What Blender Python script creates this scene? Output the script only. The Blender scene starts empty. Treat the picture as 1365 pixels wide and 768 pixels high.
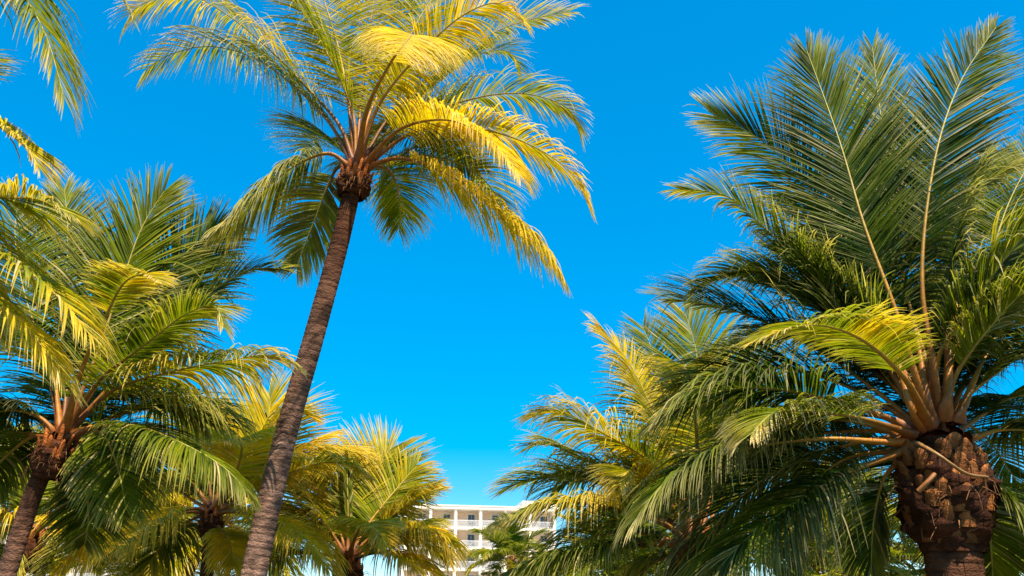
import bpy, math, random
import numpy as np
from math import radians, sin, cos, tan, pi

scene = bpy.context.scene
COL = scene.collection
PITCH = radians(22.0)
F = 1182.0            # focal length in photo pixels (photo 1365 x 768)
EYE = np.array([0.0, 0.0, 1.6])
ZUP = np.array([0.0, 0.0, 1.0])


def at(px, py, Y):
    """world point seen at a photo position, standing at ground distance Y in front of the eye"""
    x = (px - 682.5) / F
    y = -(py - 384.0) / F
    d = np.array([x, -y * sin(PITCH) + cos(PITCH), y * cos(PITCH) + sin(PITCH)])
    return EYE + d * (Y / d[1])


def nrm(v):
    return v / np.maximum(np.linalg.norm(v, axis=-1, keepdims=True), 1e-9)


# ------------------------------------------------------------------ mesh + object helpers
class MB:
    def __init__(self):
        self.v, self.f, self.c, self.n = [], [], [], 0

    def add(self, verts, quads, cols):
        verts = np.asarray(verts, dtype=np.float64).reshape(-1, 3)
        cols = np.asarray(cols, dtype=np.float64)
        if cols.ndim == 1:
            cols = np.tile(cols, (len(verts), 1))
        self.v.append(verts)
        self.f.append(np.asarray(quads, dtype=np.int64).reshape(-1, 4) + self.n)
        self.c.append(cols)
        self.n += len(verts)

    def box(self, x0, x1, y0, y1, z0, z1, col=(1, 1, 1)):
        v = [(x, y, z) for z in (z0, z1) for y in (y0, y1) for x in (x0, x1)]
        q = [(0, 2, 3, 1), (4, 5, 7, 6), (0, 1, 5, 4), (2, 6, 7, 3), (0, 4, 6, 2), (1, 3, 7, 5)]
        self.add(v, q, np.array(col, dtype=float))

    def tube(self, pts, radii, col, seg=8, flat=1.0, cap=True):
        pts = np.asarray(pts, float)
        n = len(pts)
        T = nrm(np.gradient(pts, axis=0))
        ref = np.array([0.0, 0.0, 1.0]) if abs(T[:, 2]).mean() < 0.8 else np.array([1.0, 0.0, 0.0])
        A = nrm(np.cross(T, ref))
        B = np.cross(T, A)
        th = np.arange(seg) / seg * 2 * pi
        r = np.asarray(radii, float)
        if r.ndim == 0:
            r = np.full(n, float(r))
        if r.ndim == 1:
            r = np.repeat(r[:, None], seg, axis=1)
        V = pts[:, None, :] + r[..., None] * (np.cos(th)[None, :, None] * A[:, None, :]
                                            + flat * np.sin(th)[None, :, None] * B[:, None, :])
        col = np.asarray(col, float)
        if col.ndim == 1:
            col = np.tile(col, (n, 1))
        if col.ndim == 2:
            col = np.repeat(col[:, None, :], seg, axis=1)
        i = np.arange(n - 1)[:, None] * seg
        j = np.arange(seg)[None, :]
        k = (j + 1) % seg
        Q = np.stack([i + j, i + k, i + k + seg, i + j + seg], axis=-1)
        self.add(V, Q, col.reshape(-1, 3))

    def build(self, name, mat, parent=None, origin=(0, 0, 0), smooth=False, tint=True):
        V = np.concatenate(self.v) - np.asarray(origin, float)
        Q = np.concatenate(self.f)
        me = bpy.data.meshes.new(name)
        me.vertices.add(len(V))
        me.vertices.foreach_set('co', V.astype(np.float32).ravel())
        me.loops.add(Q.size)
        me.loops.foreach_set('vertex_index', Q.astype(np.int32).ravel())
        me.polygons.add(len(Q))
        me.polygons.foreach_set('loop_start', (np.arange(len(Q)) * 4).astype(np.int32))
        me.polygons.foreach_set('use_smooth', np.full(len(Q), smooth, dtype=bool))
        if tint:
            at_ = me.color_attributes.new('tint', 'FLOAT_COLOR', 'POINT')
            C = np.concatenate(self.c)
            C = np.concatenate([C, np.ones((len(C), 1))], axis=1)
            at_.data.foreach_set('color', C.astype(np.float32).ravel())
        me.update(calc_edges=True)
        me.materials.append(mat)
        o = bpy.data.objects.new(name, me)
        COL.objects.link(o)
        o.location = origin
        if parent is not None:
            o.parent = parent
        return o


def empty(name, loc, label, cat, group=None, rz=0.0):
    o = bpy.data.objects.new(name, None)
    COL.objects.link(o)
    o.location = loc
    o.rotation_euler = (0, 0, rz)
    o.empty_display_size = 0.3
    o['label'] = label
    o['category'] = cat
    if group:
        o['group'] = group
    return o


# ------------------------------------------------------------------ materials
def new_mat(name):
    m = bpy.data.materials.new(name)
    m.use_nodes = True
    nt = m.node_tree
    for n in list(nt.nodes):
        nt.nodes.remove(n)
    out = nt.nodes.new('ShaderNodeOutputMaterial')
    return m, nt, out


def tinted(name, rough, spec, transl=0.0, noise_scale=8.0, noise_amt=0.25, bump=0.0, bump_scale=40.0, tmul=(1.5, 1.35, 0.6), stretch=None, sheen=0.0):
    m, nt, out = new_mat(name)
    N, L = nt.nodes, nt.links
    a = N.new('ShaderNodeAttribute'); a.attribute_name = 'tint'
    tc = N.new('ShaderNodeTexCoord')
    src = tc.outputs['Object']
    if stretch:
        mp = N.new('ShaderNodeMapping'); mp.inputs['Scale'].default_value = stretch
        L.new(src, mp.inputs['Vector']); src = mp.outputs['Vector']
    no = N.new('ShaderNodeTexNoise'); no.inputs['Scale'].default_value = noise_scale
    no.inputs['Detail'].default_value = 5.0
    L.new(src, no.inputs['Vector'])
    mr = N.new('ShaderNodeMapRange')
    mr.inputs['From Min'].default_value = 0.3; mr.inputs['From Max'].default_value = 0.7
    mr.inputs['To Min'].default_value = 1 - noise_amt; mr.inputs['To Max'].default_value = 1 + noise_amt
    L.new(no.outputs['Fac'], mr.inputs['Value'])
    mu = N.new('ShaderNodeVectorMath'); mu.operation = 'SCALE'
    L.new(a.outputs['Color'], mu.inputs[0]); L.new(mr.outputs['Result'], mu.inputs['Scale'])
    p = N.new('ShaderNodeBsdfPrincipled')
    p.inputs['Roughness'].default_value = rough
    p.inputs['Specular IOR Level'].default_value = spec
    L.new(mu.outputs['Vector'], p.inputs['Base Color'])
    if transl > 0:
        p.inputs['Specular Tint'].default_value = (1.0, 0.85, 0.40, 1.0)   # waxy yellowish cuticle
    if bump > 0:
        nb = N.new('ShaderNodeTexNoise'); nb.inputs['Scale'].default_value = bump_scale
        nb.inputs['Detail'].default_value = 6.0
        L.new(src, nb.inputs['Vector'])
        b = N.new('ShaderNodeBump'); b.inputs['Strength'].default_value = bump
        b.inputs['Distance'].default_value = 0.03
        L.new(nb.outputs['Fac'], b.inputs['Height']); L.new(b.outputs['Normal'], p.inputs['Normal'])
    if transl > 0:
        tm = N.new('ShaderNodeVectorMath'); tm.operation = 'MULTIPLY'
        tm.inputs[1].default_value = tmul
        L.new(mu.outputs['Vector'], tm.inputs[0])
        t = N.new('ShaderNodeBsdfTranslucent')
        L.new(tm.outputs['Vector'], t.inputs['Color'])
        mx = N.new('ShaderNodeMixShader'); mx.inputs[0].default_value = transl
        L.new(p.outputs[0], mx.inputs[1]); L.new(t.outputs[0], mx.inputs[2])
        L.new(mx.outputs[0], out.inputs['Surface'])
    else:
        L.new(p.outputs[0], out.inputs['Surface'])
    return m


def plain(name, col, rough=0.6, noise=0.08, scale=3.0, metallic=0.0):
    m, nt, out = new_mat(name)
    N, L = nt.nodes, nt.links
    p = N.new('ShaderNodeBsdfPrincipled')
    p.inputs['Roughness'].default_value = rough
    p.inputs['Metallic'].default_value = metallic
    no = N.new('ShaderNodeTexNoise'); no.inputs['Scale'].default_value = scale; no.inputs['Detail'].default_value = 6
    tc = N.new('ShaderNodeTexCoord'); L.new(tc.outputs['Object'], no.inputs['Vector'])
    cr = N.new('ShaderNodeValToRGB')
    lo = [c * (1 - noise) for c in col]; hi = [min(1, c * (1 + noise)) for c in col]
    cr.color_ramp.elements[0].position = 0.3; cr.color_ramp.elements[0].color = (*lo, 1)
    cr.color_ramp.elements[1].position = 0.7; cr.color_ramp.elements[1].color = (*hi, 1)
    L.new(no.outputs['Fac'], cr.inputs['Fac']); L.new(cr.outputs['Color'], p.inputs['Base Color'])
    L.new(p.outputs[0], out.inputs['Surface'])
    return m


M_LEAF = tinted('palm_leaf', 0.45, 0.10, transl=0.42, noise_scale=5.0, noise_amt=0.22, tmul=(1.45, 1.5, 0.5))
M_RIB = tinted('palm_midrib', 0.5, 0.35, noise_scale=14.0, noise_amt=0.25, bump=0.15)
M_TRUNK = tinted('palm_trunk', 0.88, 0.15, noise_scale=7.0, noise_amt=0.48, bump=0.8, bump_scale=34.0, stretch=(1, 1, 1.5))
M_FIBRE = tinted('palm_fibre', 0.9, 0.15, noise_scale=16.0, noise_amt=0.4, bump=0.7, bump_scale=45.0)

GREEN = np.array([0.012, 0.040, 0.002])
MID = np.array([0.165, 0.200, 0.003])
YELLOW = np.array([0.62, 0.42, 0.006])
DRY_SHEEN = np.array([0.70, 0.54, 0.30])  # dry leaf tan, lightened so tips also carry a painted sun sheen
BROWN = np.array([0.36, 0.17, 0.045])


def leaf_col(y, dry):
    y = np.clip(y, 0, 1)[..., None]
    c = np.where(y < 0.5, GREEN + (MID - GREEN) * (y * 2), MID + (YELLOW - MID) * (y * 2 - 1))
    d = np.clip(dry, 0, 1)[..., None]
    return c * (1 - d) + DRY_SHEEN * d


# ------------------------------------------------------------------ frond
def catmull(P, n):
    P = np.asarray(P, float)
    Q = np.vstack([2 * P[0] - P[1], P, 2 * P[-1] - P[-2]])
    out = []
    for i in range(1, len(Q) - 2):
        p0, p1, p2, p3 = Q[i - 1], Q[i], Q[i + 1], Q[i + 2]
        t0 = 0.0
        t1 = t0 + max(np.linalg.norm(p1 - p0), 1e-4) ** 0.5
        t2 = t1 + max(np.linalg.norm(p2 - p1), 1e-4) ** 0.5
        t3 = t2 + max(np.linalg.norm(p3 - p2), 1e-4) ** 0.5
        t = np.linspace(t1, t2, 14, endpoint=False)[:, None]
        A1 = (t1 - t) / (t1 - t0) * p0 + (t - t0) / (t1 - t0) * p1
        A2 = (t2 - t) / (t2 - t1) * p1 + (t - t1) / (t2 - t1) * p2
        A3 = (t3 - t) / (t3 - t2) * p2 + (t - t2) / (t3 - t2) * p3
        B1 = (t2 - t) / (t2 - t0) * A1 + (t - t0) / (t2 - t0) * A2
        B2 = (t3 - t) / (t3 - t1) * A2 + (t - t1) / (t3 - t1) * A3
        out.append((t2 - t) / (t2 - t1) * B1 + (t - t1) / (t2 - t1) * B2)
    out.append(Q[-2][None])
    C = np.vstack(out)
    s = np.concatenate([[0], np.cumsum(np.linalg.norm(np.diff(C, axis=0), axis=1))])
    tt = np.linspace(0, s[-1], n)
    return np.stack([np.interp(tt, s, C[:, k]) for k in range(3)], axis=1), s[-1]


def make_frond(root, spine, rng, y=0.4, L=0.85, n=88, droop=1.0, vee=0.30, flat=0.0, pet=0.2,
               width=0.030, tip_dry_sheen=0.35, a0=78, a1=24, rib_r=0.05, dry=0.0, detail=True, roll=0.0, ribtone=0.0, trim=0.28):
    P, total = catmull(spine, 64)
    # the last leaflets reach past the midrib's end
    k_end = max(0.7, 1 - trim * L / total)
    P = np.stack([np.interp(np.linspace(0, k_end, 64), np.linspace(0, 1, 64), P[:, k]) for k in range(3)], axis=1)
    T = nrm(np.gradient(P, axis=0))
    org = P[0].copy()
    chord = P[-1] - P[0]
    # side vector: horizontal, perpendicular to the vertical plane of the frond; twisted by flat/roll
    r = chord * np.array([1, 1, 0])
    if np.linalg.norm(r) < 0.15:
        r = np.array([0.0, 1.0, 0.0])
    S0 = nrm(np.cross(r, ZUP))
    S = S0[None] - (T @ S0)[:, None] * T
    S = nrm(S)
    if flat > 0:
        view = nrm(P - EYE)
        Sf = nrm(np.cross(T, view))
        sg = np.sign((Sf * S).sum(1, keepdims=True)); sg[sg == 0] = 1
        S = nrm(S * (1 - flat) + Sf * sg * flat)
        S = nrm(S - (S * T).sum(1, keepdims=True) * T)
    U = np.cross(S, T)
    if roll:
        S, U = S * cos(roll) + U * sin(roll), U * cos(roll) - S * sin(roll)
    sg_all = np.linspace(0, 1, 64)

    def samp(A, s):
        return np.stack([np.interp(s, sg_all, A[:, k]) for k in range(3)], axis=1)

    mb = MB()
    K = 5 if detail else 3
    for side in (-1.0, 1.0):
        i = np.arange(n)
        u = np.clip((i + 0.5 + rng.uniform(-0.3, 0.3, n)) / n, 0, 1)
        keep = rng.random(n) > 0.04
        for g0 in rng.integers(0, n, rng.integers(1, 4)):      # torn gaps
            keep[g0:g0 + rng.integers(1, 4)] = False
        u = u[keep]; m = len(u)
        s = pet + (1 - pet) * u
        p = samp(P, s); t = nrm(samp(T, s)); sv = nrm(samp(S, s)); uv = nrm(samp(U, s))
        prof = (0.5 + 0.5 * np.minimum(u / 0.22, 1)) * (1 - 0.62 * np.maximum((u - 0.5) / 0.5, 0) ** 1.4)
        ln = 1.12 * L * prof * rng.uniform(0.84, 1.1, m)
        # a few broken, short leaflets; neighbours clump a little
        ln = np.where(rng.random(m) < 0.05, ln * rng.uniform(0.35, 0.75, m), ln)
        clump = np.interp(np.arange(m), np.arange(0, m + 7, 7), rng.normal(0, 1, len(np.arange(0, m + 7, 7))))
        a = np.radians(a0 + (a1 - a0) * u ** 1.25) + rng.normal(0, 0.035, m) + 0.045 * clump
        v = vee * (1 - 0.5 * u) + rng.normal(0, 0.06, m) + 0.05 * clump
        d = (np.cos(a)[:, None] * t + np.sin(a)[:, None] * (side * np.cos(v)[:, None] * sv + np.sin(v)[:, None] * uv))
        d = nrm(d)
        dr = droop * rng.uniform(0.65, 1.35, m) * (0.75 + 0.25 * clump.clip(-1, 1) + 0.15)
        dr = np.where(rng.random(m) < 0.06, dr + rng.uniform(0.8, 2.2, m), dr)    # kinked, hanging leaflets
        wob = rng.normal(0, 0.026, (m, 3))
        wid = width * (0.55 + 0.45 * np.minimum(u / 0.2, 1)) * (1 - 0.45 * u ** 2) * rng.uniform(0.8, 1.15, m)
        tw = rng.normal(0, 0.28, m)
        tw2 = rng.normal(0.3, 0.35, m) * side
        pts = [p]; dirs = [d]
        q = p.copy(); dd = d.copy()
        for j in range(K):
            q = q + dd * (ln / K)[:, None]
            w = ((j + 1) / K) ** 0.9
            dd = nrm(dd + (dr * ln * w * 2.6 / K)[:, None] * (-ZUP)[None] + wob * (2.4 / K))
            pts.append(q); dirs.append(dd)
        wp = [0.45, 0.95, 1.0, 0.85, 0.55, 0.06] if K == 5 else [0.5, 1.0, 0.8, 0.06]
        VV, CC = [], []
        patch = np.interp(np.arange(m), np.arange(0, m + 22, 22), rng.normal(0, 1, len(np.arange(0, m + 22, 22))))
        yl = y - 0.06 + 0.11 * patch + rng.normal(0, 0.10, m) + 0.06 * clump
        dryl = np.where(rng.random(m) < 0.08, rng.uniform(0.2, 0.6, m), 0.0) + dry
        for j in range(K + 1):
            D = dirs[j]; f = j / K
            Wv = t - (t * D).sum(1, keepdims=True) * D
            Wv = np.where(np.linalg.norm(Wv, axis=1, keepdims=True) < 0.15, uv, Wv)
            Wv = nrm(Wv - (Wv * D).sum(1, keepdims=True) * D)
            Nn = np.cross(D, Wv)
            ang = tw + tw2 * f
            Wr = Wv * np.cos(ang)[:, None] + Nn * np.sin(ang)[:, None]
            Nr = np.cross(D, Wr)
            hw = (wid * wp[j] * 0.5)[:, None]
            c = leaf_col(yl + 0.22 * f ** 2 + 0.16 * u, dryl + tip_dry_sheen * (f ** 4) * 0.8 + tip_dry_sheen * 0.5 * np.maximum(u - 0.75, 0) * 4 * f)
            if detail:
                VV += [pts[j] + Wr * hw + Nr * hw * 0.45, pts[j], pts[j] - Wr * hw + Nr * hw * 0.45]
                CC += [c, c * 1.12 + 0.01, c]
            else:
                VV += [pts[j] + Wr * hw, pts[j] - Wr * hw]
                CC += [c, c]
        nv = len(VV)
        V = np.stack(VV, axis=1); C = np.stack(CC, axis=1)
        st = 3 if detail else 2
        base = np.arange(m)[:, None] * nv
        qs = []
        for j in range(K):
            for k in range(st - 1):
                o0 = j * st + k
                qs.append(np.concatenate([base + o0, base + o0 + 1, base + o0 + 1 + st, base + o0 + st], axis=1))
        mb.add(V.reshape(-1, 3), np.concatenate(qs), C.reshape(-1, 3))
    fr = mb.build('frond', M_LEAF, root, origin=org)
    # midrib with its stout petiole
    rb = MB()
    s = np.linspace(0, 1, 40)
    Ps = samp(P, s)
    rad = rib_r * (0.10 + 0.58 * np.exp(-s * 5.0) + 0.32 * (1 - s)) * np.where(s < 0.07, 1.0 + ((0.07 - s) / 0.07) ** 1.5 * 0.75, 1)
    g = np.clip((s - 0.14) * 1.9, 0, 1)[:, None]
    c0 = np.array([0.29, 0.110, 0.009]) * (1 + 0.25 * rng.normal()) + ribtone
    c1 = np.array([0.29, 0.25, 0.04]) if y < 0.45 else np.array([0.36, 0.25, 0.03])
    cc = c0 * (1 - g) + c1 * g
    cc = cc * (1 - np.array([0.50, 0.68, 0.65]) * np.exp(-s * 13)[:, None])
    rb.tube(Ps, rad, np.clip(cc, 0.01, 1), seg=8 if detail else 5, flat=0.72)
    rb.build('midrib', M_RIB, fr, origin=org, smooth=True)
    fr.children[0].location = (0, 0, 0)
    return fr


def trunk_mesh(root, spine, r0, r1, rng, step=0.016, ring=0.075, tone=1.0, seg=22, flare=True, bark=(0.34, 0.20, 0.15)):
    P, total = catmull(spine, 80)
    n = max(40, int(total / step))
    P, total = catmull(spine, n)
    s = np.linspace(0, total, n)          # from the ground up
    f = s / total
    rad = r0 + (r1 - r0) * f
    if flare:
        rad = rad * (1 + 0.55 * np.exp(-s / 0.35))
    # ring scars: uneven spacing, each step a lip over a shallow groove
    ph = []
    x = 0.0
    edges = [0.0]
    while x < total:
        x += ring * rng.uniform(0.7, 1.35); edges.append(x)
    edges = np.array(edges)
    k = np.searchsorted(edges, s, side='right') - 1
    k = np.clip(k, 0, len(edges) - 2)
    ph = (s - edges[k]) / (edges[k + 1] - edges[k])
    th = np.arange(seg) / seg * 2 * pi
    wobble = 0.25 * np.sin(th[None] * 2 + k[:, None] * 1.7) + 0.2 * np.sin(th[None] * 5 + k[:, None] * 2.9)
    phw = np.clip(ph[:, None] + wobble * 0.25, 0, 1)
    lip = 0.022 * (1 - phw) - 0.045 * np.exp(-((phw - 0.93) / 0.09) ** 2)
    rr = rad[:, None] * (1 + lip + 0.025 * np.sin(th[None] * 3 + s[:, None] * 1.3) + rng.normal(0, 0.006, (n, seg)))
    tone_k = rng.uniform(0.78, 1.15, len(edges))[k]
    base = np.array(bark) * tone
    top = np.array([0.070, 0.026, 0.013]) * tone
    shade_mix = np.clip(f * 1.35 - 0.18, 0, 1)[:, None]  # sunlit foot and crown shade at the top, blended into the bark colour
    c = base[None] * (1 - shade_mix) + top[None] * shade_mix
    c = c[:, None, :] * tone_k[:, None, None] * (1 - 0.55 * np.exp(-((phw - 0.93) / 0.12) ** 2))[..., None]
    c = c * rng.uniform(0.88, 1.12, (n, seg))[..., None]
    for _ in range(int(total * 7)):                    # pale scuffs and dark stains of their own shape
        ss, tt0 = rng.uniform(0, total), rng.uniform(0, 2 * pi)
        dth = (th - tt0 + pi) % (2 * pi) - pi
        g_ = np.exp(-((s[:, None] - ss) / rng.uniform(0.02, 0.16)) ** 2 - (dth[None] / rng.uniform(0.15, 0.6)) ** 2)
        c = c * (1 + rng.choice([-0.45, 0.5]) * g_[..., None])
    mb = MB()
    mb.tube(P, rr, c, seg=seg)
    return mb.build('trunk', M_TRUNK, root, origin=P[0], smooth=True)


def crown_base(root, C, axis, r, h, rng, boots=16, tone=1.0, big=False, strands=60):
    top = -0.17 if big else 0.06       # height of the sheath's rim against the crown, in sheath lengths
    """fibrous sheath of old leaf bases round the top of the trunk"""
    axis = nrm(axis)
    A = nrm(np.cross(axis, np.array([0, 1.0, 0.3]))); B = np.cross(axis, A)
    mb = MB()
    n, seg = 26, 26
    f = np.linspace(0, 1, n)
    if big:
        prof = np.interp(f, [0, 0.1, 0.22, 0.5, 0.8, 0.95, 1.0], [0.62, 0.66, 0.88, 1.0, 0.95, 0.85, 0.6])
    else:
        prof = np.interp(f, [0, 0.25, 0.6, 0.9, 1.0], [0.72, 0.95, 1.0, 0.75, 0.25])
    P = C[None] + (f[:, None] - 1) * h * axis[None] + axis[None] * top * h
    th = np.arange(seg) / seg * 2 * pi
    rr = (r * prof)[:, None] * (1 + 0.10 * np.sin(th[None] * 5 + f[:, None] * 9) + rng.normal(0, 0.05, (n, seg)))
    dark = np.array([0.055, 0.018, 0.008]) * tone
    mb.tube(P, rr, np.tile(dark, (n, 1)) * rng.uniform(0.7, 1.5, (n, 1)), seg=seg)
    for i in range(boots):
        a = i * 2.39996 + rng.normal(0, 0.12)
        ff = (i + 0.5) / boots
        rad = r * np.interp(ff, f, prof)
        out = A * cos(a) + B * sin(a)
        sd = -A * sin(a) + B * cos(a)
        c = C + (ff - 1) * h * axis + axis * top * h
        bw = r * (rng.uniform(0.36, 0.46) if big else rng.uniform(0.24, 0.34)); bh = h * rng.uniform(0.17, 0.22) if big else h * rng.uniform(0.35, 0.6)
        bt = r * rng.uniform(0.16, 0.26)
        k = 7
        t = np.linspace(0, 1, k)
        tilt = (rng.uniform(0.08, 0.17) if big else rng.uniform(0.10, 0.20)) * r
        pts = c[None] + out[None] * (rad * 0.86 + tilt * t[:, None] ** 1.5) + axis[None] * (t[:, None] * bh) + sd[None] * (rng.normal(0, 0.05) * r * t[:, None])
        wprof = np.interp(t, [0, 0.2, 0.7, 0.94, 1.0], [1.0, 1.0, 0.78, 0.6, 0.2])
        sg = 8
        tt = np.arange(sg) / sg * 2 * pi
        jit = 1 + rng.normal(0, 0.07, (k, sg))
        V = pts[:, None, :] + (wprof[:, None] * jit)[..., None] * (np.cos(tt)[None, :, None] * sd * bw * 0.5 * 1.0 + np.sin(tt)[None, :, None] * out * bt * 0.6)
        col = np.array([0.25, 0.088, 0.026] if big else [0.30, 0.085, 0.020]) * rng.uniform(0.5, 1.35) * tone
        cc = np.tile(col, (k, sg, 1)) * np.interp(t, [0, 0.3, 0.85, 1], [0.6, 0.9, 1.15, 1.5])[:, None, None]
        i0 = np.arange(k - 1)[:, None] * sg; j = np.arange(sg)[None]; j2 = (j + 1) % sg
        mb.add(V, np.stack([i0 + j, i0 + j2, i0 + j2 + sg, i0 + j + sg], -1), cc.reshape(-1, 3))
    # loose fibre
    for i in range(strands):
        a = rng.uniform(0, 2 * pi); ff = rng.uniform(0.1, 0.95)
        out = A * cos(a) + B * sin(a); sd = -A * sin(a) + B * cos(a)
        c = C + (ff - 1) * h * axis + axis * top * h + out * r * np.interp(ff, f, prof) * 0.95
        ln = rng.uniform(0.15, 0.5) * r * 1.6
        d = nrm(out * rng.uniform(0.2, 0.8) + axis * rng.uniform(-0.8, 0.8) + sd * rng.normal(0, 0.5))
        pts = np.array([c, c + d * ln * 0.5, c + nrm(d + np.array([0, 0, -0.8])) * ln])
        mb.tube(pts, [0.006, 0.005, 0.002], np.array([0.22, 0.10, 0.04]) * rng.uniform(0.5, 1.3), seg=4)
    return mb.build('fibre_sheath', M_FIBRE, root, origin=C, smooth=True)


def arc_spine(C, az, e0, Ln, curl, rng, wob=0.06):
    """a frond spine rising from the crown at elevation e0 and arching over under its weight"""
    pts = [C + np.array([cos(az), sin(az), 0]) * 0.10 * cos(e0)]
    e = e0
    q = pts[0].copy()
    k = 9
    for j in range(k):
        q = q + Ln / k * np.array([cos(az) * cos(e), sin(az) * cos(e), sin(e)])
        pts.append(q.copy())
        e = max(e - curl * (0.35 + 1.2 * (j + 1) / k) / k, -1.35)
        az += rng.normal(0, wob)
    return np.array(pts)


def palm(name, label, crown, Y, trunk_px, r0, r1, fronds, seed, fillers=(), L=0.85, width=0.030, n=88,
         detail=True, sheath=(0.26, 0.45, 16, False, 60), group=None, tone=1.0, y_shift=0.0, bark=(0.34, 0.20, 0.150), rib_r=0.05, pet=0.2, ring=0.075, step=0.016, trunk_dy=0.0):
    rng = np.random.default_rng(seed)
    C = at(crown[0], crown[1], Y)
    tp = [at(px, py, Y) for px, py in trunk_px]
    low = tp[0]
    sl = (tp[0] - tp[1]) / max(1e-3, (tp[1][2] - tp[0][2]))
    foot = low + sl * low[2] * 0.75
    foot[2] = -0.05; foot[1] += trunk_dy
    root = empty(name, (foot[0], foot[1], 0.0), label, 'palm tree', group)
    spine = [foot, (foot * 0.5 + low * 0.5) * np.array([1, 1, 1])] + tp + [C - ZUP * 0.02]
    if low[2] < 0.6:
        spine = [foot] + tp[1:] + [C - ZUP * 0.02]
    off = np.array([foot[0], foot[1], 0.0])

    def place(o):
        o.location = np.array(o.location) - off

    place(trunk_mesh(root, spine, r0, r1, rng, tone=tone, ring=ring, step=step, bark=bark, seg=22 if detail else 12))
    axis = nrm(spine[-1] - spine[-3])
    axis = nrm(axis + ZUP * 0.6)
    place(crown_base(root, C, axis, sheath[0], sheath[1], rng, boots=sheath[2], big=sheath[3], strands=sheath[4], tone=tone))
    for pts, tip, yel, opt in fronds:
        opt = dict(opt)
        px = np.array([[crown[0], crown[1]]] + [[p[0], p[1]] for p in pts], float)
        cum = np.concatenate([[0], np.cumsum(np.linalg.norm(np.diff(px, axis=0), axis=1))])
        fr = cum / cum[-1]
        w = [at(p[0], p[1], Y + (p[2] if len(p) > 2 else tip * fr[i + 1] ** 1.15)) for i, p in enumerate(pts)]
        dirv = nrm(w[0] - C)
        b = C + dirv * np.array([1, 1, 0.4]) * sheath[0] * (0.75 if sheath[3] else 0.45) + axis * (0.10 * dirv[2])
        base_y = yel
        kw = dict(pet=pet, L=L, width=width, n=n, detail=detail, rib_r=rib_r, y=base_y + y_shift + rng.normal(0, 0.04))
        kw.update(opt)
        place(make_frond(root, [b] + w, rng, **kw))
    for az, el, ln, curl, yel, opt in fillers:
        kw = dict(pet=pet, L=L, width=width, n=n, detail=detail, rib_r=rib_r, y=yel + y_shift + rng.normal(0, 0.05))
        kw.update(opt)
        place(make_frond(root, arc_spine(C + ZUP * 0.05, radians(az), radians(el), ln, curl, rng), rng, **kw))
    return root


def rosette(seed, count, ln, yel, azmin=0, azmax=360, elmin=-15, elmax=80, curl=(1.0, 1.7), opt=None):
    """fronds set round a crown by the golden angle, old low ones to young upright ones"""
    r = random.Random(seed)
    out = []
    span = azmax - azmin
    for i in range(count):
        f = (i + 0.5) / count
        az = azmin + ((i * 137.5 + r.uniform(-12, 12)) % 360) / 360 * span
        el = elmin + (elmax - elmin) * f + r.uniform(-6, 6)
        o = dict(droop=0.95 if el < 45 else 0.55)
        if opt:
            o.update(opt)
        out.append((az, el, ln * r.uniform(0.85, 1.1) * (0.92 if f > 0.85 else 1), r.uniform(*curl) * (0.75 if el > 60 else 1), yel + r.uniform(-0.15, 0.15), o))
    return out


# ------------------------------------------------------------------ sky, sun, camera
SUN_EL, SUN_AZ = radians(61.0), radians(155.0)     # azimuth measured clockwise from +Y (north): behind the eye, to its right
w = bpy.data.worlds.new("World"); scene.world = w; w.use_nodes = True
nt = w.node_tree
bg = nt.nodes['Background']
sky = nt.nodes.new('ShaderNodeTexSky'); sky.sky_type = 'NISHITA'; sky.sun_disc = False
sky.sun_elevation = SUN_EL; sky.sun_rotation = SUN_AZ
sky.air_density = 1.0; sky.dust_density = 0.0; sky.ozone_density = 3.0
hs = nt.nodes.new('ShaderNodeHueSaturation'); hs.inputs['Saturation'].default_value = 2.3
hs.inputs['Hue'].default_value = 0.496
hs.inputs['Value'].default_value = 1.30
ga = nt.nodes.new('ShaderNodeGamma'); ga.inputs['Gamma'].default_value = 0.62
nt.links.new(sky.outputs['Color'], ga.inputs['Color'])
nt.links.new(ga.outputs['Color'], hs.inputs['Color'])
nt.links.new(hs.outputs['Color'], bg.inputs['Color'])
bg.inputs['Strength'].default_value = 0.15

sun = bpy.data.lights.new('sun', 'SUN'); sun.energy = 5.0; sun.angle = radians(0.5); sun.color = (1.0, 0.88, 0.66)
so = bpy.data.objects.new('sun', sun); COL.objects.link(so)
so.location = (-10, -20, 40)
# light travels along -Z of the lamp
sd = np.array([sin(SUN_AZ) * cos(SUN_EL), cos(SUN_AZ) * cos(SUN_EL), sin(SUN_EL)])
import mathutils
so.rotation_euler = mathutils.Vector(sd).to_track_quat('Z', 'Y').to_euler()

cam = bpy.data.cameras.new('camera'); co = bpy.data.objects.new('camera', cam); COL.objects.link(co)
co.location = EYE; co.rotation_euler = (radians(90) + PITCH, 0, 0)
cam.sensor_width = 36.0; cam.lens = F / 1365 * 36.0; cam.clip_end = 3000
cam.dof.use_dof = True; cam.dof.focus_distance = 9.5; cam.dof.aperture_fstop = 4.0
scene.camera = co
scene.view_settings.view_transform = 'Standard'; scene.view_settings.look = 'None'
scene.view_settings.exposure = 1.08; scene.view_settings.gamma = 1.0
scene.cycles.max_bounces = 8; scene.cycles.transmission_bounces = 6; scene.cycles.transparent_max_bounces = 4
scene.cycles.use_denoising = True

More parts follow.
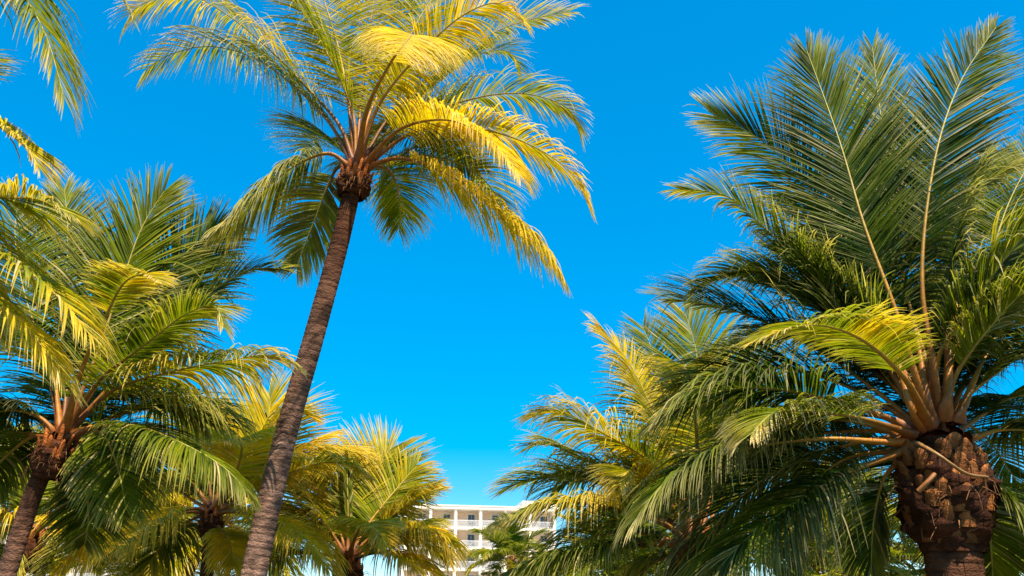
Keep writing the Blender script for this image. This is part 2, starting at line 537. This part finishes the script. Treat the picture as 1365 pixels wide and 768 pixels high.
# ------------------------------------------------------------------ ground
gm, gnt, gout = new_mat('sandy_lawn')
gp = gnt.nodes.new('ShaderNodeBsdfPrincipled'); gp.inputs['Roughness'].default_value = 0.95
gno = gnt.nodes.new('ShaderNodeTexNoise'); gno.inputs['Scale'].default_value = 0.35; gno.inputs['Detail'].default_value = 8
gtc = gnt.nodes.new('ShaderNodeTexCoord'); gnt.links.new(gtc.outputs['Object'], gno.inputs['Vector'])
gcr = gnt.nodes.new('ShaderNodeValToRGB')
gcr.color_ramp.elements[0].position = 0.40; gcr.color_ramp.elements[0].color = (0.045, 0.055, 0.02, 1)
gcr.color_ramp.elements[1].position = 0.62; gcr.color_ramp.elements[1].color = (0.13, 0.11, 0.06, 1)
gnt.links.new(gno.outputs['Fac'], gcr.inputs['Fac']); gnt.links.new(gcr.outputs['Color'], gp.inputs['Base Color'])
gnt.links.new(gp.outputs[0], gout.inputs['Surface'])
g = MB(); g.add([(-900, -200, 0), (900, -200, 0), (900, 1800, 0), (-900, 1800, 0)], [(0, 1, 2, 3)], (1, 1, 1))
go = g.build('ground', gm); go['kind'] = 'structure'

M_BOUNCE = plain('pale_bounce', (0.62, 0.57, 0.50), 0.8, 0.06, 2.0)
g = MB(); g.box(-70, 70, 84, 135, -0.1, 0.02)  # unseen pale sheet, added to bounce light up to the hotel soffits
bounce_obj = g.build('bounce_sheet', M_BOUNCE, tint=False); bounce_obj['kind'] = 'structure'

# ------------------------------------------------------------------ palms
UP = dict(droop=0.35, vee=0.22, a0=62)          # upright young frond, stiff leaflets
HANG = dict(droop=1.9, vee=0.10)                # old frond, leaflets hanging
FLATUP = dict(droop=0.22, vee=0.15, flat=0.85, a0=62, a1=17, L=1.25)

# tall leaning palm in the upper middle
palm('palm_tree', 'tall leaning coconut palm with bare dark ringed trunk and golden crown', (474, 232), 10.0,
     [(338, 768), (378, 590), (418, 450), (454, 320)], 0.150, 0.108, [
     ([(453, 168), (411, 119), (358, 65), (297, 16), (245, -8), (185, 8), (158, 40)], 0.2, 0.66, dict(droop=1.25, vee=0.2, L=1.0, pet=0.16, tip_dry_sheen=0.6, n=150)),
     ([(440, 165), (395, 118), (340, 78), (275, 62), (220, 76), (176, 108)], 0.9, 0.48, dict(droop=1.3, vee=0.2, L=0.85, tip_dry_sheen=0.6)),
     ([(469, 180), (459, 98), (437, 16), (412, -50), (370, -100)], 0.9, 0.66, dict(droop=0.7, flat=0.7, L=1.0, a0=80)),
     ([(488, 150, -0.5), (520, 85, -1.2), (548, 48, -2.0), (540, 58, -2.7), (532, 84, -3.0)], 0, 0.95, dict(dry=0.18, droop=1.6, L=0.75, a0=75, a1=40, tip_dry_sheen=0.9, n=150, width=0.022, vee=0.0, pet=0.42)),
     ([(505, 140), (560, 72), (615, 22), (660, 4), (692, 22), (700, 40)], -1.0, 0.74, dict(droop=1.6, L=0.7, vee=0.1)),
     ([(520, 155), (593, 88), (662, 42), (700, 28), (776, 12)], 1.0, 0.62, dict(droop=0.5, L=0.8, tip_dry_sheen=1.0, vee=0.3)),
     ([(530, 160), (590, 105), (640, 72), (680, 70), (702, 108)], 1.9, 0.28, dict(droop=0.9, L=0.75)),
     ([(535, 170), (593, 143), (661, 126), (712, 127), (759, 147), (781, 192)], 0.6, 0.62, dict(droop=1.3, L=0.75, tip_dry_sheen=0.7)),
     ([(534, 172), (596, 160), (645, 181), (680, 216), (700, 250)], -1.6, 0.95, dict(droop=1.7, L=0.8, tip_dry_sheen=0.9)),
     ([(560, 172), (640, 172), (710, 195), (759, 229), (792, 288)], -0.4, 0.85, dict(droop=1.2, L=0.75, tip_dry_sheen=0.6)),
     ([(520, 212), (552, 214), (610, 240), (675, 283), (722, 326), (757, 379)], -0.6, 0.85, dict(droop=1.9, L=0.88, vee=0.05, pet=0.2, tip_dry_sheen=0.3)),
     ([(505, 222), (522, 232), (533, 275), (531, 325)], 0.9, 0.55, dict(droop=1.0, L=0.6, n=60, tip_dry_sheen=0.9)),
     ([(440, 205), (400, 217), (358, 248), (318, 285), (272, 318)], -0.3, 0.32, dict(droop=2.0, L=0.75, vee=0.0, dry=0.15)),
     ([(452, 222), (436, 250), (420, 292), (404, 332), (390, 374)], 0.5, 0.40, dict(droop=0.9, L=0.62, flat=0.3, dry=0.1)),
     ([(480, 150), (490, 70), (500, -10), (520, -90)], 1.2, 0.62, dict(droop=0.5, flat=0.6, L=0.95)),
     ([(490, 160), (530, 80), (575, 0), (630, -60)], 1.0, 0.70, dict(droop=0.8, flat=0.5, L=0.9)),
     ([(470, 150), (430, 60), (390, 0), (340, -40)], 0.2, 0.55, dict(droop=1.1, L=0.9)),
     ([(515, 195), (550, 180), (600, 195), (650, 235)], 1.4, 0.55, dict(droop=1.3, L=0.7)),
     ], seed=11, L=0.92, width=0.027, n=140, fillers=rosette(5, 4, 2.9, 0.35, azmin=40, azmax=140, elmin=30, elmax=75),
     sheath=(0.215, 0.36, 30, False, 90))

# left palm
palm('palm_tree', 'green coconut palm at the left edge, leaning ringed trunk, upright dark fronds', (80, 590), 9.6,
     [(8, 768), (30, 700), (52, 640)], 0.108, 0.092, [
     ([(130, 470), (164, 372), (191, 300), (233, 234)], 0.7, 0.16, dict(FLATUP, L=1.0, n=170, width=0.031, a0=54)),
     ([(150, 480), (219, 368), (290, 306), (335, 296)], 1.4, 0.06, dict(droop=0.3, flat=0.75, L=1.0, n=170, width=0.031, a0=54)),
     ([(180, 480), (262, 405), (328, 361), (394, 358)], 0.6, 0.20, dict(droop=0.8, L=0.62, tip_dry_sheen=0.3)),
     ([(150, 521), (227, 496), (303, 481), (360, 474), (402, 490)], -0.2, 0.55, dict(droop=1.7, L=0.75, tip_dry_sheen=0.8)),
     ([(126, 570), (177, 568), (242, 591), (303, 627), (338, 668)], -0.8, 0.20, dict(droop=2.2, L=0.78, vee=0.0)),
     ([(110, 572), (135, 577), (150, 604), (162, 645), (170, 700)], -0.3, 0.25, dict(droop=1.3, L=0.7, flat=0.5)),
     ([(52, 556), (10, 547), (-40, 565), (-90, 610)], -0.2, 0.12, dict(droop=1.9, L=0.7)),
     ([(50, 580), (20, 598), (-20, 640), (-50, 700)], 0.6, 0.25, dict(droop=1.5, L=0.7)),
     ([(92, 480), (89, 380), (90, 300), (84, 236)], 1.6, 0.08, dict(FLATUP, L=1.0, n=170, width=0.031, a0=54)),
     ([(110, 490, -0.5), (142, 420, -1.1), (165, 378, -1.6), (195, 366, -2.1), (222, 380, -2.4)], 0, 0.72, dict(droop=0.9, L=0.40, tip_dry_sheen=0.7, pet=0.5)),
     ([(130, 510), (190, 462), (250, 418), (284, 408), (303, 448)], -0.9, 0.42, dict(droop=1.2, L=0.55, tip_dry_sheen=0.7)),
     ([(60, 480), (30, 380), (20, 300), (30, 250)], 1.0, 0.22, dict(droop=0.5, flat=0.6)),
     ([(140, 500), (210, 430), (270, 350), (310, 330)], 2.0, 0.14, dict(droop=0.6, flat=0.4)),
     ([(70, 500), (40, 440), (0, 420), (-50, 440)], 0.4, 0.3, dict(droop=1.0)),
     ([(120, 545), (180, 525), (240, 540), (290, 580)], 1.6, 0.3, dict(droop=1.4)),
     ([(90, 610), (110, 640), (118, 690), (110, 740)], 1.0, 0.22, dict(droop=0.8, flat=0.5, L=0.6)),
     ], seed=23, L=1.0, width=0.029, n=135, fillers=rosette(8, 5, 2.9, 0.2, azmin=50, azmax=170, elmin=0, elmax=60),
     sheath=(0.215, 0.42, 30, False, 90))

# near palm whose crown stands beyond the left edge
palm('palm_tree', 'yellow-green palm reaching in past the left edge, its drooping frond tips nearest of all', (-150, 170), 7.0,
     [(-215, 900), (-200, 640), (-170, 350)], 0.2, 0.15, [
     ([(-80, -40), (-8, -60), (34, -2), (62, 50), (92, 156)], -0.2, 0.42, dict(droop=1.2, L=0.95, n=140, tip_dry_sheen=0.5)),
     ([(-60, 135), (0, 170), (38, 200), (58, 238)], -0.3, 0.62, dict(droop=0.9, L=0.6, tip_dry_sheen=0.9)),
     ([(-60, 232), (0, 262), (50, 266), (112, 300)], -0.5, 0.6, dict(droop=1.3, L=0.7, tip_dry_sheen=0.6)),
     ([(-50, 285), (0, 340), (46, 368), (86, 405), (138, 470)], -0.6, 0.62, dict(droop=1.5, L=0.85, tip_dry_sheen=0.4)),
     ([(-70, 330), (-15, 400), (28, 432), (66, 478), (98, 530)], -0.4, 0.72, dict(droop=1.6, L=0.8, tip_dry_sheen=0.6)),
     ([(-110, -50), (0, -150), (96, -95), (150, -25), (180, 30)], 0.2, 0.5, dict(droop=1.0, L=0.45, trim=0.1, tip_dry_sheen=0.9)),
     ([(-100, 260), (-70, 330), (-30, 390), (20, 470)], 0.8, 0.5, dict(droop=1.3, L=0.6)),
     ], seed=31, L=0.7, width=0.028, n=110, fillers=rosette(9, 9, 2.4, 0.4, azmin=100, azmax=300, elmin=0, elmax=70))

# background palms, lower left and middle
palm('palm_tree', 'golden palm with a reddish trunk between the left palm and the leaning trunk', (283, 686), 14.0,
     [(272, 800), (276, 760), (280, 725)], 0.110, 0.100, [
     ([(262, 678), (216, 690), (173, 716), (146, 740)], -1.4, 1.0, dict(droop=1.8, L=0.8)),
     ([(300, 655), (318, 620), (322, 590), (290, 590, -2.0)], -1.2, 1.0, dict(droop=0.9, L=0.75)),
     ([(305, 650), (345, 590), (385, 550), (430, 560)], 0.6, 0.62, dict(droop=1.0, L=0.85)),
     ([(310, 655), (340, 600), (360, 540), (352, 505)], 1.0, 0.48, FLATUP),
     ([(310, 672), (345, 652), (392, 628), (446, 616), (500, 638)], -0.2, 0.72, dict(droop=1.2, L=0.75)),
     ([(308, 682), (345, 688), (402, 714), (447, 772)], -1.3, 1.0, dict(droop=1.6, L=0.85)),
     ([(290, 700), (306, 725), (312, 770)], -0.5, 0.85, dict(droop=1.0, L=0.7)),
     ([(278, 640), (262, 570), (250, 530)], 0.8, 0.4, dict(droop=0.6, flat=0.6)),
     ([(262, 650), (225, 600), (180, 590), (140, 620)], 0.5, 0.7, dict(droop=1.1)),
     ([(320, 660), (370, 620), (420, 590), (446, 578)], 1.2, 0.8, dict(droop=0.9)),
     ([(262, 690), (220, 720), (190, 770)], 0.8, 0.4, dict(droop=1.1)),
     ([(262, 670), (210, 640), (170, 650), (140, 690)], 1.5, 0.4, dict(droop=1.1)),
     ], seed=41, y_shift=0.12, L=1.05, width=0.032, n=125, fillers=rosette(12, 5, 2.9, 0.62, azmin=10, azmax=170, elmin=-10, elmax=75),
     sheath=(0.18, 0.36, 18, False, 30), rib_r=0.055)

palm('palm_tree', 'bright yellow-green palm in front of the white hotel, only its crown in view', (464, 748), 15.0,
     [(470, 1000), (468, 880), (465, 800)], 0.13, 0.11, [
     ([(464, 690), (463, 640), (462, 592)], 0.2, 0.35, dict(droop=0.1, L=0.25, a0=25, a1=10, n=50)),
     ([(482, 690), (500, 640), (515, 605), (540, 583)], 1.2, 0.60, FLATUP),
     ([(490, 700), (530, 650), (560, 618), (570, 614)], 0.9, 0.62, dict(droop=0.6, flat=0.6)),
     ([(500, 710), (545, 670), (580, 655), (594, 666)], 0.2, 0.74, dict(droop=0.9)),
     ([(505, 722), (550, 704), (585, 715), (600, 758)], -0.6, 0.86, dict(droop=1.5, L=0.95)),
     ([(498, 738), (530, 742), (575, 765)], -0.9, 0.9, dict(droop=1.3, L=0.85)),
     ([(448, 690), (432, 640), (415, 610)], 0.9, 0.62, FLATUP),
     ([(440, 706), (408, 660), (380, 640), (350, 650)], 0.3, 0.76, dict(droop=1.0)),
     ([(440, 722), (400, 700), (370, 705), (345, 740)], -0.2, 0.8, dict(droop=1.2)),
     ([(472, 720, -0.6), (484, 700, -1.3), (500, 702, -1.9), (520, 740, -2.3)], 0, 0.9, dict(droop=1.0, L=0.6)),
     ([(505, 732), (560, 724), (600, 748)], 0.6, 0.75, dict(droop=1.3)),
     ([(486, 670), (510, 610), (508, 588)], 2.0, 0.3, dict(droop=0.4, flat=0.6)),
     ([(520, 720), (560, 702), (584, 704)], 1.4, 0.6, dict(droop=0.9)),
     ], seed=43, y_shift=-0.08, L=0.9, width=0.032, n=125, fillers=rosette(14, 4, 2.5, 0.65, azmin=50, azmax=170, elmin=0, elmax=70),
     sheath=(0.24, 0.44, 16, False, 40), rib_r=0.055)

palm('palm_tree', 'low palm with bunched brown frond stalks half hidden by the left trunk', (38, 716), 15.5,
     [(-2, 860), (10, 800), (24, 750)], 0.13, 0.11, [
     ([(62, 700), (92, 704), (120, 718), (140, 745)], -1.6, 1.0, dict(droop=1.3, L=0.75)),
     ([(60, 690), (90, 650), (120, 620), (150, 612)], 0.6, 0.4, dict(droop=1.0)),
     ([(30, 680), (18, 630), (0, 600), (-20, 590)], 0.6, 0.45, dict(droop=0.9)),
     ([(20, 700), (-5, 690), (-30, 700)], -0.6, 0.6, dict(droop=1.2)),
     ([(48, 670), (55, 620), (75, 580)], 1.2, 0.3, FLATUP),
     ([(65, 706), (100, 690), (140, 690), (170, 720)], 0.6, 0.35, dict(droop=1.3)),
     ([(30, 730), (10, 745), (0, 780)], -0.6, 0.55, dict(droop=1.2)),
     ], seed=47, L=0.85, width=0.042, n=95, fillers=rosette(17, 8, 2.8, 0.55, azmin=10, azmax=190, elmin=-10, elmax=70),
     sheath=(0.30, 0.6, 20, False, 60), rib_r=0.06)

palm('palm_tree', 'slim dark leaning trunk of a palm beside the pale building, lower left', (92, 690), 21.0,
     [(30, 810), (48, 775), (72, 725)], 0.15, 0.12, [], seed=53, y_shift=0.15, detail=False, L=0.95, width=0.055, n=72,
     fillers=rosette(19, 16, 2.8, 0.45, elmin=8, elmax=80), sheath=(0.22, 0.4, 10, False, 10), step=0.03, tone=0.6)

palm('palm_tree', 'thin brown leaning palm trunk just behind the golden palm with the reddish trunk', (292, 700), 22.0,
     [(236, 800), (252, 760), (275, 722)], 0.16, 0.13, [], seed=59, y_shift=0.2, detail=False, L=1.0, width=0.055, n=72,
     fillers=rosette(21, 22, 3.2, 0.42, elmin=-25, elmax=80), sheath=(0.22, 0.4, 10, False, 10), step=0.03)

palm('palm_tree', 'shaded green palm filling the gap low between two golden palms', (190, 752), 24.0,
     [(186, 900), (188, 850), (190, 800)], 0.17, 0.14, [], seed=61, y_shift=0.2, detail=False, L=1.0, width=0.055, n=72,
     fillers=rosette(22, 24, 3.3, 0.5, elmin=-10, elmax=80), sheath=(0.22, 0.4, 10, False, 10), step=0.03)

palm('palm_tree', 'small far green palm against the hotel balconies', (682, 752), 42.0,
     [(694, 900), (692, 850), (691, 800)], 0.18, 0.14, [], seed=67, detail=False, L=1.0, width=0.07, n=64,
     fillers=rosette(24, 16, 2.5, 0.30, elmin=-20, elmax=80), sheath=(0.24, 0.4, 10, False, 10), step=0.05)

# palm right of the middle, crown low
palm('palm_tree', 'olive palm right of the hotel with golden lit upper fronds and orange stalks', (928, 735), 11.5,
     [(930, 1050), (930, 900), (929, 800)], 0.22, 0.18, [
     ([(898, 620), (864, 534), (834, 476), (806, 446), (780, 425)], 0.5, 0.74, dict(droop=0.9, L=0.85, tip_dry_sheen=0.7, n=160, flat=0.25)),
     ([(890, 640), (862, 612), (801, 576), (751, 551), (700, 556)], -0.5, 0.62, dict(droop=1.0, L=1.1, tip_dry_sheen=0.7, n=170, width=0.024)),
     ([(885, 660), (840, 640), (780, 614), (730, 592), (690, 602)], 0.8, 0.30, dict(droop=1.0, L=0.8)),
     ([(936, 620), (936, 540), (926, 460), (905, 395)], 1.4, 0.30, FLATUP),
     ([(930, 610, -0.6), (925, 540, -1.0), (916, 490, -1.3), (910, 500, -1.9), (900, 540, -2.3)], 0, 0.60, dict(droop=0.9, L=0.6, tip_dry_sheen=0.8)),
     ([(895, 705), (827, 678), (751, 669), (700, 682), (658, 698)], -0.6, 0.55, dict(droop=1.4, L=0.9, tip_dry_sheen=0.7, trim=0.2, n=160, width=0.024)),
     ([(890, 726), (820, 733), (745, 742), (680, 762)], -0.2, 0.22, dict(droop=1.5, L=1.0, trim=0.1, n=150, width=0.024)),
     ([(880, 720), (800, 740), (740, 790)], -1.0, 0.30, dict(droop=1.5, L=0.7)),
     ([(890, 670), (860, 640), (838, 628), (820, 660)], -1.5, 0.66, dict(droop=1.2, L=0.65, tip_dry_sheen=0.7)),
     ([(955, 640), (985, 560), (1000, 480), (1010, 430)], 1.0, 0.30, dict(droop=0.5, flat=0.6)),
     ([(960, 670), (1010, 610), (1060, 590)], 0.9, 0.30, dict(droop=1.0)),
     ([(910, 640), (890, 560), (870, 470), (850, 420)], 1.7, 0.30, dict(droop=0.6, flat=0.5)),
     ([(962, 722), (1010, 730), (1050, 780)], -0.6, 0.3, dict(droop=1.4)),
     ([(890, 690), (830, 640), (760, 640), (720, 670)], 1.6, 0.28, dict(droop=1.0)),
     ([(890, 742), (850, 768), (820, 820)], 0.2, 0.35, dict(droop=1.2)),
     ([(945, 600), (962, 520), (955, 450)], 1.8, 0.2, dict(droop=0.5, flat=0.6)),
     ], seed=71, L=0.98, width=0.029, n=135, fillers=rosette(27, 8, 3.0, 0.3, azmin=10, azmax=170, elmin=0, elmax=70),
     sheath=(0.33, 0.5, 26, False, 60), rib_r=0.06)

# big palm on the right
E = palm('palm_tree', 'large dark green palm on the right with thick scaly brown neck', (1248, 585), 8.0,
     [(1285, 1200), (1280, 900), (1274, 768), (1264, 700)], 0.245, 0.228, [
     ([(1226, 520, -0.36), (1194, 416, -0.45), (1152, 301, -0.3), (1120, 192, 0.0), (1072, 58, 0.5)], 0, 0.10, dict(FLATUP, L=1.02, n=190, width=0.024, a0=52, a1=12, trim=0.15)),
     ([(1246, 500, -0.36), (1229, 385, -0.4), (1245, 218, -0.2), (1279, 112, 0.1), (1332, 30, 0.5)], 0, 0.08, dict(FLATUP, L=0.88, n=190, width=0.024, a0=52, a1=12, trim=0.15)),
     ([(1205, 500), (1150, 400), (1110, 291), (1058, 228), (1006, 181), (942, 150)], 0.9, 0.14, dict(droop=0.3, flat=0.75, L=1.0, tip_dry_sheen=1.0, n=170, a0=58, a1=14, trim=0.1)),
     ([(1190, 500), (1140, 440), (1094, 379), (1016, 301), (970, 262), (885, 250)], 0.4, 0.26, dict(droop=1.0, L=0.62, tip_dry_sheen=0.8)),
     ([(1228, 545, -0.4), (1206, 505, -0.9), (1152, 455, -1.5), (1094, 434, -2.0), (1045, 440, -2.3), (985, 462, -2.4)], 0, 0.45, dict(droop=1.3, L=0.5, vee=0.4, tip_dry_sheen=0.3)),
     ([(1200, 565), (1116, 536), (1025, 518), (960, 522), (900, 547), (870, 575)], -0.1, 0.0, dict(droop=1.1, L=0.95, n=190, width=0.021)),
     ([(1205, 575), (1148, 558), (1071, 548), (1030, 552), (990, 592)], -1.3, 0.36, dict(droop=1.6, L=0.62, tip_dry_sheen=1.3)),
     ([(1195, 590), (1100, 585), (995, 598), (904, 632), (830, 712)], -0.6, 0.0, dict(droop=1.5, L=0.85, tip_dry_sheen=0.6, n=190, width=0.021)),  # shade of the upper fronds put into the leaf green, next frond too
     ([(1195, 605), (1110, 638), (1045, 682), (992, 722), (930, 790)], -0.7, 0.0, dict(droop=1.4, L=1.15, tip_dry_sheen=0.4, n=200, width=0.021)),
     ([(1205, 610), (1180, 635), (1165, 690), (1160, 790)], 0.5, 0.08, dict(droop=0.9, L=0.7)),
     ([(1295, 585), (1335, 573), (1390, 580), (1440, 620)], 0.2, 0.12, dict(droop=1.6, L=0.7)),
     ([(1280, 540), (1325, 500), (1380, 470), (1450, 490)], 0.2, 0.2, dict(droop=1.2, L=0.8)),
     ([(1300, 605), (1325, 640), (1362, 700), (1390, 790)], -0.3, 0.12, dict(droop=1.3, L=0.7)),
     ([(1262, 500), (1262, 416), (1276, 320), (1290, 262), (1325, 240), (1375, 215)], 0.0, 0.22, dict(droop=1.2, L=0.75, tip_dry_sheen=0.8, dry=0.08)),
     ([(1272, 505), (1320, 436), (1372, 385), (1430, 370)], -0.9, 0.45, dict(droop=1.3, L=0.7)),
     ([(1216, 548, -0.30), (1196, 480, -0.1), (1168, 400, 0.4), (1130, 330, 0.9), (1080, 290, 1.4)], 0, 0.10, dict(droop=0.4, flat=0.7, L=0.95, pet=0.42, a0=58)),
     ([(1236, 535, -0.34), (1222, 450, 0.0), (1200, 360, 0.6), (1170, 270, 1.1), (1130, 180, 1.6)], 0, 0.04, dict(FLATUP, L=0.95, pet=0.40, a0=52)),
     ([(1262, 535, -0.34), (1268, 450, 0.0), (1282, 370, 0.6), (1300, 290, 1.1), (1335, 190, 1.6)], 0, 0.04, dict(FLATUP, L=0.95, pet=0.40, a0=52)),
     ([(1282, 548, -0.28), (1306, 490, 0.0), (1345, 420, 0.5), (1400, 350, 0.9)], 0, 0.12, dict(droop=0.6, flat=0.6, L=1.0, pet=0.4)),
     ([(1236, 490), (1208, 390), (1190, 250), (1172, 140), (1162, 55)], 1.9, 0.14, dict(FLATUP, L=0.95, n=180, width=0.025, a0=50, a1=12, trim=0.15)),
     ([(1270, 500), (1310, 380), (1345, 270), (1400, 170)], 1.2, 0.2, dict(droop=0.4, flat=0.6)),
     ([(1280, 520), (1340, 420), (1400, 330)], 1.6, 0.2, dict(droop=0.6, flat=0.5)),
     ([(1225, 510), (1165, 430), (1080, 380), (990, 360), (915, 385)], 0.7, 0.2, dict(droop=0.9, L=0.75)),
     ([(1215, 540), (1140, 480), (1060, 450), (980, 460)], 1.6, 0.15, dict(droop=1.0, L=0.85)),
     ([(1200, 580), (1120, 560), (1050, 575), (990, 620)], 1.4, 0.15, dict(droop=1.4, L=0.85)),
     ([(1200, 600), (1130, 610), (1080, 650), (1050, 720)], 1.2, 0.15, dict(droop=1.4, L=0.8)),
     ([(1300, 560), (1350, 530), (1420, 530)], 1.2, 0.18, dict(droop=1.3)),
     ([(1285, 610), (1310, 650), (1320, 720), (1325, 800)], 1.1, 0.2, dict(droop=1.0)),
     ([(1250, 480), (1300, 400), (1380, 300), (1420, 280)], -0.8, 0.3, dict(droop=1.0, L=0.8, tip_dry_sheen=0.5)),
     ], seed=83, pet=0.31, L=1.0, width=0.024, n=165, fillers=rosette(31, 9, 3.2, 0.05, azmin=20, azmax=160, elmin=0, elmax=72, opt=dict(pet=0.24)) + rosette(44, 6, 3.1, 0.03, azmin=40, azmax=150, elmin=48, elmax=80, curl=(0.7, 1.1), opt=dict(pet=0.2, droop=0.4)),
     sheath=(0.395, 0.86, 90, True, 70), rib_r=0.053, tone=0.85, bark=(0.20, 0.085, 0.045))

# background palms low on the right
palm('palm_tree', 'yellow-green palm low behind the big right palm and left of its neck', (1120, 800), 17.0,
     [(1122, 1100), (1121, 950), (1120, 870)], 0.18, 0.15, [
     ([(1150, 760), (1190, 738), (1225, 736), (1245, 762)], -0.8, 0.85, dict(droop=1.2, L=0.6)),
     ], seed=91, detail=False, L=0.95, width=0.05, n=80,
     fillers=rosette(33, 22, 3.2, 0.42, elmin=-10, elmax=80), sheath=(0.24, 0.4, 10, False, 10), step=0.03)
palm('palm_tree', 'sunlit palm glimpsed at the lower right edge behind the thick neck', (1345, 790), 16.0,
     [(1350, 1100), (1348, 950), (1346, 870)], 0.18, 0.15, [], seed=93, detail=False, L=0.95, width=0.05, n=80,
     fillers=rosette(35, 20, 3.0, 0.5, elmin=-10, elmax=75), sheath=(0.24, 0.4, 10, False, 10), step=0.03)
palm('palm_tree', 'green palm behind the olive palm, low between hotel and big right palm', (850, 800), 19.0,
     [(852, 1100), (851, 950), (850, 870)], 0.18, 0.15, [], seed=95, detail=False, L=0.95, width=0.05, n=80,
     fillers=rosette(37, 20, 2.9, 0.35, elmin=-10, elmax=75), sheath=(0.24, 0.4, 10, False, 10), step=0.03)

# dry flower stalk lying across the neck of the big palm
rng = np.random.default_rng(3)
off = np.array(E.location)
st = MB()
pts, _ = catmull([at(1222, 590, 7.72), at(1250, 606, 7.48), at(1285, 630, 7.46), at(1316, 636, 7.62)], 24)
st.tube(pts, np.linspace(0.024, 0.016, 24), np.array([0.26, 0.13, 0.045]), seg=8, flat=0.7)
o = st.build('flower_stalk', M_RIB, E, origin=pts[0], smooth=True); o.location = np.array(o.location) - off
st = MB()
pts, _ = catmull([at(1224, 655, 7.44), at(1236, 643, 7.40), at(1246, 632, 7.40)], 12)
st.tube(pts, np.linspace(0.03, 0.026, 12), np.array([0.26, 0.10, 0.03]), seg=8, flat=0.7)
o = st.build('flower_stalk', M_RIB, E, origin=pts[0], smooth=True); o.location = np.array(o.location) - off

# ------------------------------------------------------------------ hotel
M_WHITE = plain('hotel_white_render', (0.78, 0.71, 0.62), 0.7, 0.04, 0.8)
M_PEACH = plain('hotel_peach_wall', (0.88, 0.68, 0.54), 0.8, 0.05, 0.8)
M_RAIL = plain('hotel_railing_metal', (0.72, 0.70, 0.70), 0.4, 0.05, 2.0)
M_DOOR = plain('dark_glass_door', (0.05, 0.06, 0.09), 0.12, 0.3, 1.0)
M_FRAME = plain('door_frame_white', (0.7, 0.68, 0.66), 0.5)
M_UNIT = plain('grey_roof_unit', (0.45, 0.45, 0.45), 0.6)


def box_obj(name, mat, parent, *b):
    m = MB(); m.box(*b)
    return m.build(name, mat, parent, tint=False)


def hotel(label, org, rz, x0, bay, nb, nf, fh, depth, top, balc=2.6, tower=None, split_bays=False):
    h = empty('hotel', (org[0], org[1], 0), label, 'building', None, rz)
    x1 = x0 + bay * nb
    box_obj('wall', M_PEACH, h, x0, x1, balc, depth, 0, top - 0.35)
    box_obj('roof', M_WHITE, h, x0 - 0.3, x1 + 0.3, -0.35, depth + 0.3, top - 0.35, top + 0.02)
    box_obj('roof_coping', M_WHITE, h, x0 - 0.4, x1 + 0.4, -0.45, -0.25, top + 0.02, top + 0.14)
    for i in range(nb + 1):
        x = x0 + i * bay
        box_obj('fin_wall', M_WHITE, h, x - 0.17, x + 0.17, -0.15, balc + 0.02, 0, top - 0.352)
    for f in range(nf):
        zt = top - 0.35 - f * fh - (fh - 0.3)      # floor surface of this storey
        if zt < 0.3:
            break
        for i in range(nb):
            a, b = x0 + i * bay + 0.172, x0 + (i + 1) * bay - 0.172
            sl = box_obj('balcony_slab', M_WHITE, h, a, b, -0.30, balc + 0.03, zt - 0.30, zt)
            r = MB()
            r.box(a, b, -0.22, -0.16, zt + 0.86, zt + 0.92)
            r.box(a, b, -0.21, -0.17, zt + 0.08, zt + 0.13)
            nbar = int((b - a) / 0.13)
            for k in range(nbar + 1):
                xx = a + 0.02 + (b - a - 0.04) * k / nbar
                r.box(xx - 0.02, xx + 0.02, -0.205, -0.175, zt + 0.128, zt + 0.862)
            r.build('railing', M_RAIL, sl, tint=False)
            dx = b - 1.25
            d = box_obj('balcony_door', M_FRAME, h, dx - 0.08, dx + 0.98, balc - 0.06, balc + 0.02, zt + 0.01, zt + 2.25)
            m = MB(); m.box(dx, dx + 0.43, balc - 0.09, balc - 0.05, zt + 0.05, zt + 2.0); m.box(dx + 0.47, dx + 0.9, balc - 0.09, balc - 0.05, zt + 0.05, zt + 2.0)
            m.build('pane', M_DOOR, d, tint=False)
            if (i * 3 + f) % 4 == 1:                      # a few lounge chairs left out
                ch = MB(); ch.box(a + 0.5, a + 1.0, 0.7, 1.2, zt + 0.01, zt + 0.42); ch.box(a + 0.5, a + 1.0, 1.2, 1.28, zt + 0.01, zt + 0.9)
                c_ = ch.build('balcony_chair', M_UNIT, h, tint=False)

    if tower:
        ta, tb, tz = tower
        t = box_obj('roof_block', M_WHITE, h, ta, tb, 0.3, depth - 1, top + 0.022, tz)
    return h


o1 = at(641, 676, 125.0)
top1 = o1[2]
bay = 3.45
hotel('white balconied hotel with peach recessed walls between the palms', (o1[0], o1[1]), radians(10), -3 * bay, bay, 6, 7, 2.70, 14.0, top1,
      tower=(bay * 1.72, bay * 3.2, at(720, 667, 126)[2]))
o2 = at(60, 700, 100.0)
hotel('pale lower building glimpsed behind the left palm trunks', (o2[0], o2[1]), radians(-6), -4 * 4.0, 4.0, 7, 5, 3.0, 12.0, o2[2])
